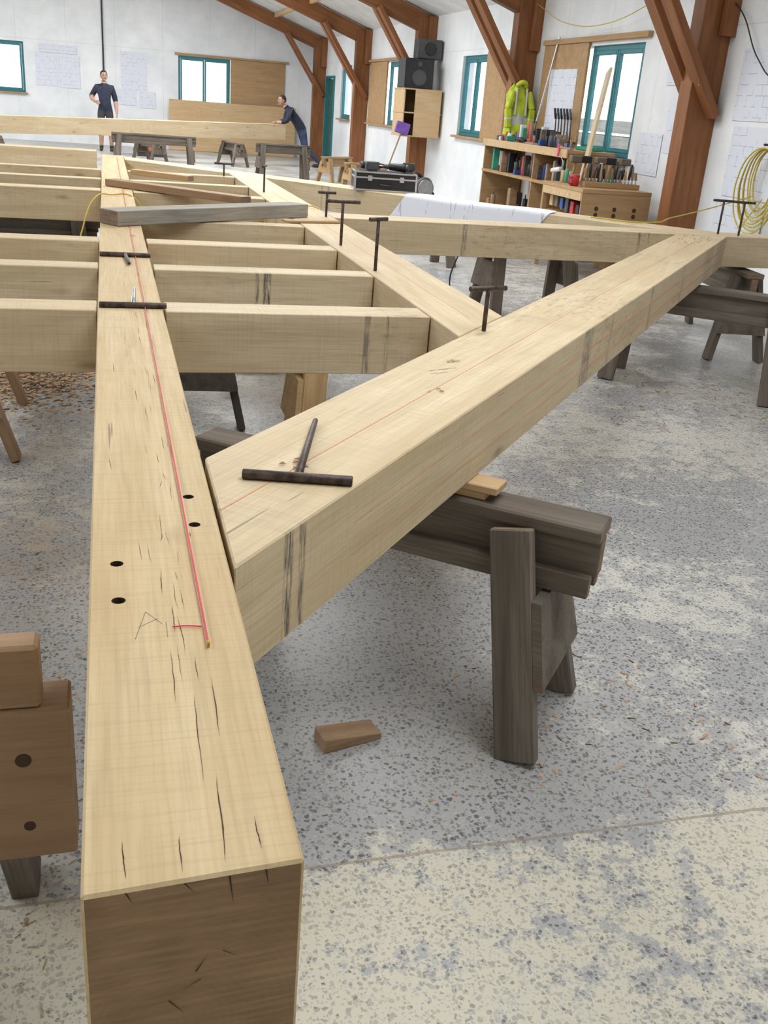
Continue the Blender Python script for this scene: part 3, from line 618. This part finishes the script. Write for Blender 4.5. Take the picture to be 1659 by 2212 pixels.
beam('leaning_oak_plank',(4.93,10.14,.897),(5.50,11.0,2.04),.12,.03,OAK2,None,OAKEND,up=(-1,0,0))
beam('leaning_steel_bar',(5.42,12.80,1.19),(5.53,12.55,2.45),.02,.02,ALU)
beam('level_staff',(5.36,9.10,.0),(5.5,9.07,1.25),.03,.03,BLACK)
# hi-vis jacket
def jacket():
    e=empty('hivis_jacket'); cx=5.31; prof=[(1.88,.07,.05),(1.82,.14,.08),(1.73,.185,.10),(1.61,.18,.10),(1.5,.185,.11),(1.38,.20,.12),(1.26,.21,.11)]
    bm=bmesh.new(); rings=[]
    for z,w,dp_ in prof:
        r=[]
        for k in range(36):
            a=k/36*2*math.pi; f=1+.10*math.sin(a*7+z*9)+.06*math.sin(a*12-z*14)
            r.append(bm.verts.new((cx+w*.8*math.cos(a)*f+.02*math.sin(z*6),13.14+dp_*math.sin(a)*f,z+.02*math.sin(a*3))))
        rings.append(r)
    for i in range(len(rings)-1):
        for k in range(36): bm.faces.new((rings[i][k],rings[i][(k+1)%36],rings[i+1][(k+1)%36],rings[i+1][k]))
    bm.faces.new(rings[0]); bm.faces.new(rings[-1][::-1])
    for f in bm.faces:
        zc=f.calc_center_median().z; f.material_index=1 if 1.38<zc<1.5 else 0
    me=bpy.data.meshes.new('body'); bm.to_mesh(me); bm.free(); addobj('body',me,[HIVIS,REFL],None,e,True)
    for s in (-1,1):
        beam('sleeve_upper_%d'%s,(cx+s*.11,13.07,1.80),(cx+s*.17,13.04,1.58),.09,.08,HIVIS,e,bev=.02)
        beam('sleeve_lower_%d'%s,(cx+s*.17,13.04,1.585),(cx+s*.15,13.02,1.34),.085,.075,HIVIS,e,bev=.02)
        beam('cuff_tape_%d'%s,(cx+s*.162,13.032,1.48),(cx+s*.158,13.028,1.43),.092,.082,REFL,e,bev=.02)
        beam('stripe_%d'%s,(cx+s*.07,13.04,1.84),(cx+s*.075,13.015,1.5),.02,.035,REFL,e,bev=.005)
    tube('collar',[(cx-.07,13.08,1.86),(cx,13.02,1.91),(cx+.07,13.08,1.86)],.03,HIVIS,e)
    cyl('peg',(cx,13.3,1.9),(cx,13.07,1.92),.012,STEEL,e)
jacket()
# ------------------------------------------------------------------ people
def skinmesh(name,verts,edges,radii,root,mats,matfn,parent,sub=2):
    me=bpy.data.meshes.new(name); me.from_pydata([V(v) for v in verts],edges,[]); o=bpy.data.objects.new(name,me); SC.objects.link(o)
    sk=o.modifiers.new('s','SKIN'); sk.use_smooth_shade=True; o.modifiers.new('ss','SUBSURF').levels=sub
    for i,d in enumerate(me.skin_vertices[0].data):
        r=radii[i]; d.radius=(r,r) if isinstance(r,(int,float)) else r; d.use_root=(i==root); d.use_loose=False
    bpy.context.view_layer.update(); dg=bpy.context.evaluated_depsgraph_get(); nm=bpy.data.meshes.new_from_object(o.evaluated_get(dg)); bpy.data.objects.remove(o)
    for m in mats: nm.materials.append(m)
    for p in nm.polygons: p.material_index=matfn(p.center); p.use_smooth=True
    o=bpy.data.objects.new(name,nm); SC.objects.link(o); o.parent=parent; return o
def hand(name,wrist,direc,side,parent,curl=.5,palm=V((0,0,-1))):
    w=V(wrist); d=V(direc).normalized(); s=V(side).normalized(); pn=d.cross(s).normalized()
    if pn.dot(palm)<0: pn=-pn
    for k,(off,l) in enumerate(((-.03,.068),(-.01,.078),(.01,.072),(.03,.056))):
        base=w+d*.085+s*off; c=curl
        p0=w+d*.04+s*off*.7; p1=base; p2=base+(d*math.cos(c)+pn*math.sin(c))*l*.45; p3=p2+(d*math.cos(2*c)+pn*math.sin(2*c))*l*.32; p4=p3+(d*math.cos(3*c)+pn*math.sin(3*c))*l*.23
        skinmesh(name+'_finger_%d'%k,[p0,p1,p2,p3,p4],[(0,1),(1,2),(2,3),(3,4)],[.012,.0105,.009,.0085,.007],0,[SKIN],lambda c:0,parent,1)
    p0=w+d*.02-s*.02; p1=w+d*.045-s*.045+pn*.01; p2=p1+d*.03-s*.012+pn*.012; p3=p2+d*.025-s*.002+pn*.008
    skinmesh(name+'_thumb',[p0,p1,p2,p3],[(0,1),(1,2),(2,3)],[.014,.012,.010,.008],0,[SKIN],lambda c:0,parent,1)
def head(center,yaw,pitch,parent,up=None):
    M=Matrix.Translation(center)@Matrix.Rotation(yaw,4,'Z')@Matrix.Rotation(pitch,4,'X')
    bm=bmesh.new()
    def sph(c,s,mi,seg=20):
        r=bmesh.ops.create_uvsphere(bm,u_segments=seg,v_segments=seg//2+2,radius=1)['verts']
        for v in r: v.co=V((v.co.x*s[0]+c[0],v.co.y*s[1]+c[1],v.co.z*s[2]+c[2]))
        for f in {f for v in r for f in v.link_faces}: f.material_index=mi
        return r
    r=sph((0,0,0),(.076,.095,.115),0,28)
    for v in r:
        if v.co.z<-.03:
            k=(-.03-v.co.z)/.085; v.co.x*=1-.32*k; v.co.y=v.co.y*(1-.2*k)-.012*k
        if v.co.y<-.06 and abs(v.co.z-.02)<.02: v.co.y+=.006
    sph((0,-.098,-.012),(.012,.020,.022),0,12); sph((0,-.095,.006),(.008,.012,.02),0,10)
    for s in (-1,1):
        sph((s*.078,.005,-.005),(.010,.020,.030),0,10); sph((s*.030,-.084,.012),(.012,.008,.007),2,10); sph((s*.030,-.087,.030),(.018,.008,.004),1,8)
    sph((0,-.089,-.052),(.025,.008,.006),3,10); sph((0,-.078,-.085),(.022,.016,.018),0,10)
    r=sph((0,.014,.022),(.084,.098,.108),1,28)
    kill=[v for v in r if (v.co.y<-.055 and v.co.z<.075) or v.co.z<-.045 or (v.co.y<-.02 and v.co.z<.03)]
    bmesh.ops.delete(bm,geom=kill,context='VERTS')
    me=bpy.data.meshes.new('head'); bm.to_mesh(me); bm.free(); addobj('head',me,[SKIN,HAIR,EYE,LIP],M,parent,True)
def person(name,J,mats,matfn,wide=1.0):
    e=empty(name)
    names=['pelvis','waist','chest','neck0','neck1','shL','elL','wrL','paL','shR','elR','wrR','paR','hpL','knL','anL','hpR','knR','anR']
    rad=dict(pelvis=(.165,.13),waist=(.155,.125),chest=(.18,.135),neck0=.08,neck1=.056,shL=.088,elL=.062,wrL=.038,paL=(.038,.02),shR=.088,elR=.062,wrR=.038,paR=(.038,.02),hpL=.105,knL=.072,anL=.048,hpR=.105,knR=.072,anR=.048)
    idx={n:i for i,n in enumerate(names)}
    E=[('pelvis','waist'),('waist','chest'),('chest','neck0'),('neck0','neck1'),('chest','shL'),('shL','elL'),('elL','wrL'),('wrL','paL'),('chest','shR'),('shR','elR'),('elR','wrR'),('wrR','paR'),('pelvis','hpL'),('hpL','knL'),('knL','anL'),('pelvis','hpR'),('hpR','knR'),('knR','anR')]
    skinmesh('body',[J[n] for n in names],[(idx[a],idx[b]) for a,b in E],[rad[n] for n in names],0,mats,matfn,e,2)
    for s in 'LR':
        a=V(J['an'+s]); t=V(J['toe'+s]); d=(t-a); d.z=0; d.normalize(); g=V((a.x,a.y,.045))
        skinmesh('boot_'+s,[a+V((0,0,.05)),g-d*.05,g+d*.06,g+d*.17-V((0,0,.008))],[(0,1),(1,2),(2,3)],[.055,.045,.045,.036],1,[SHOE],lambda c:0,e,2)
    return e
def segd(p,a,b):
    a=V(a);b=V(b);p=V(p); t=max(0,min(1,(p-a).dot(b-a)/(b-a).length_squared)); return (p-(a+(b-a)*t)).length,t
x,y=0.0,25.9
J1=dict(pelvis=(x+.02,y,.93),waist=(x+.01,y,1.10),chest=(x,y,1.30),neck0=(x,y,1.46),neck1=(x+.0,y-.015,1.56),
 shL=(x-.18,y+.0,1.40),elL=(x-.31,y+.03,1.18),wrL=(x-.22,y-.20,1.10),paL=(x-.17,y-.27,1.09),
 shR=(x+.18,y,1.40),elR=(x+.25,y+.0,1.14),wrR=(x+.27,y-.08,.90),paR=(x+.275,y-.10,.83),
 hpL=(x-.09,y,.86),knL=(x-.10,y-.03,.49),anL=(x-.11,y+.01,.10),hpR=(x+.10,y,.86),knR=(x+.12,y-.03,.49),anR=(x+.13,y+.01,.10),toeL=(x-.13,y-.2,0),toeR=(x+.17,y-.2,0))
def mf1(c):
    if c.z>1.50 and abs(c.x-x)<.10: return 1
    if c.z<.50: return 1
    for s in 'LR':
        dq,t=segd(c,J1['el'+s],J1['wr'+s])
        if dq<.075 and t>.12: return 1
        if segd(c,J1['wr'+s],J1['pa'+s])[0]<.07: return 1
    if c.z<.90: return 2
    return 0
p1=person('standing_man',J1,[NAVY,SKIN,plain('dark_shorts_cloth',(.05,.05,.06),.85)],mf1)
head((x+.0,y-.03,1.66),math.radians(12),0,p1)
hand('hand_l',(x-.205,y-.225,1.098),(.45,-.85,-.1),(0,0,1),p1,.4,V((1,0,0))); hand('hand_r',(x+.272,y-.085,.87),(.05,-.1,-1),(0,1,0),p1,.35,V((-1,0,0)))
yy=24.62
J2=dict(pelvis=(4.50,yy,.86),waist=(4.41,yy,1.0),chest=(4.27,yy,1.15),neck0=(4.15,yy,1.27),neck1=(4.06,yy,1.36),
 shL=(4.20,yy-.18,1.22),elL=(4.12,yy-.24,.99),wrL=(3.93,yy-.20,.955),paL=(3.87,yy-.19,.95),
 shR=(4.20,yy+.18,1.22),elR=(4.14,yy+.2,.99),wrR=(3.96,yy+.06,.965),paR=(3.90,yy+.02,.955),
 hpL=(4.52,yy-.10,.80),knL=(4.60,yy-.12,.46),anL=(4.95,yy-.12,.11),hpR=(4.52,yy+.10,.80),knR=(4.62,yy+.13,.45),anR=(4.72,yy+.14,.10),toeL=(4.75,yy-.13,0),toeR=(4.5,yy+.15,0))
def mf2(c):
    dq,t=segd(c,J2['neck0'],J2['neck1'])
    if dq<.10 and t>.55: return 1
    if c.x<3.99 and c.z<1.05: return 1
    if c.z<.84+(c.x-4.5)*.4: return 2
    return 0
p2=person('leaning_man',J2,[NAVY,SKIN,JEANS],mf2)
head((4.02,yy,1.435),math.radians(-66),math.radians(0),p2)
hand('hand_l',(3.915,yy-.2,.955),(-1,0,-.02),(0,-1,0),p2,.15); hand('hand_r',(3.945,yy+.05,.96),(-1,-.4,-.02),(-.3,1,0),p2,.15)
# ------------------------------------------------------------------ floor litter
def litter(name,n,area,size,mat=SAWD,asp=.3,gauss=False):
    bm=bmesh.new()
    for i in range(n):
        if gauss: x=random.gauss(area[0],area[1]); y=random.gauss(area[2],area[3]); zz=.001+random.uniform(0,.03)*math.exp(-((x-area[0])/area[1])**2-((y-area[2])/area[3])**2)
        else: x=random.uniform(area[0],area[1]); y=random.uniform(area[2],area[3]); zz=.001
        s=random.uniform(*size); a=random.uniform(0,6.28)
        c=V((x,y,zz)); d=V((math.cos(a),math.sin(a),0)); q=V((-d.y,d.x,0))
        p=[c-d*s-q*s*asp,c+d*s-q*s*asp*1.1,c+d*s*.9+q*s*asp+V((0,0,s*.3)),c-d*s*.8+q*s*asp+V((0,0,s*.2))]
        bm.faces.new([bm.verts.new(v) for v in p])
    me=bpy.data.meshes.new(name); bm.to_mesh(me); bm.free(); return addobj(name,me,mat)
litter('wood_shavings',150,(.5,3.2,1.7,6.5),(.003,.010)); litter('wood_shavings',80,(.9,1.6,1.65,2.3),(.003,.011)); litter('wood_shavings',320,(-1.5,.1,1.5,6),(.003,.012)); litter('wood_shavings',340,(2.6,3.8,4.4,6.8),(.005,.016))
litter('wood_shavings',420,(-.7,.05,.9,2.6),(.004,.016),STRAW,.12)
litter('sawdust_pile',3200,(-.50,.24,5.4,.30),(.006,.018),SAWD,.4,True)
bm=bmesh.new()
for i in range(60):
    s=random.uniform(.003,.009); p=onA(random.uniform(5.2,5.85),random.uniform(.03,.27),ZT2+.002); a=random.uniform(0,6.28)
    bm.faces.new([bm.verts.new(p+V((math.cos(a+k*1.57)*s,math.sin(a+k*1.57)*s*.6,.003*(k%2)))) for k in range(4)])
for s_,t_ in ((1.42,.19),(1.4,.2),(.42,.12),(.44,.15),(1.1,.12)):
    for k in range(3):
        p=onA(s_+random.uniform(-.02,.02),t_+random.uniform(-.02,.02),ZT2+.002); s=.008; a=random.uniform(0,6)
        bm.faces.new([bm.verts.new(p+V((math.cos(a+k*1.57)*s,math.sin(a+k*1.57)*s*.5,.004*(k%2)))) for k in range(4)])
me=bpy.data.meshes.new('beam_shavings'); bm.to_mesh(me); bm.free(); addobj('beam_shavings',me,SAWD,None,fr)
# ------------------------------------------------------------------ lights
def area(name,loc,sx,sy,power,rot=(0,0,0),col=(1,1,1)):
    l=bpy.data.lights.new(name,'AREA'); l.shape='RECTANGLE'; l.size=sx; l.size_y=sy; l.energy=power; l.color=col
    o=bpy.data.objects.new(name,l); o.location=loc; o.rotation_euler=rot; SC.objects.link(o)
for i,(y,p) in enumerate(((2,135),(9,218),(16,265),(23,280))):
    area('rooflight_r%d'%i,(1.8,y,roofz(1.8)-.35),2.0,4.5,p,(0,math.radians(10),0),(.95,.98,1))
    area('rooflight_l%d'%i,(-4.5,y,roofz(-4.5)-.35),2.0,4.5,p,(0,math.radians(-15),0),(.95,.98,1))
w=bpy.data.worlds.new('world'); bpy.context.scene.world=w; w.use_nodes=True; nt=w.node_tree; bg=nt.nodes['Background']
tc=N(nt,'ShaderNodeTexCoord'); sz=N(nt,'ShaderNodeSeparateXYZ'); nt.links.new(tc.outputs['Generated'],sz.inputs[0])
nt.links.new(ramp(nt,sz.outputs[2],0,.5,(.93,.96,1),(.80,.90,1)),bg.inputs[0]); bg.inputs[1].default_value=3.0
# ------------------------------------------------------------------ camera
cd=bpy.data.cameras.new('camera'); cd.sensor_fit='VERTICAL'; cd.sensor_height=24; cd.lens=2100/2212*24; cd.clip_start=.02; cd.clip_end=300
cam=bpy.data.objects.new('camera',cd); SC.objects.link(cam)
R=Matrix(((.96418,.03262,-.26322),(-.2548,.3894,-.8851),(.07364,.92048,.38381)))
M=R.to_4x4(); M.translation=(0,0,1.48); cam.matrix_world=M; bpy.context.scene.camera=cam
bpy.context.scene.view_settings.view_transform='Standard'
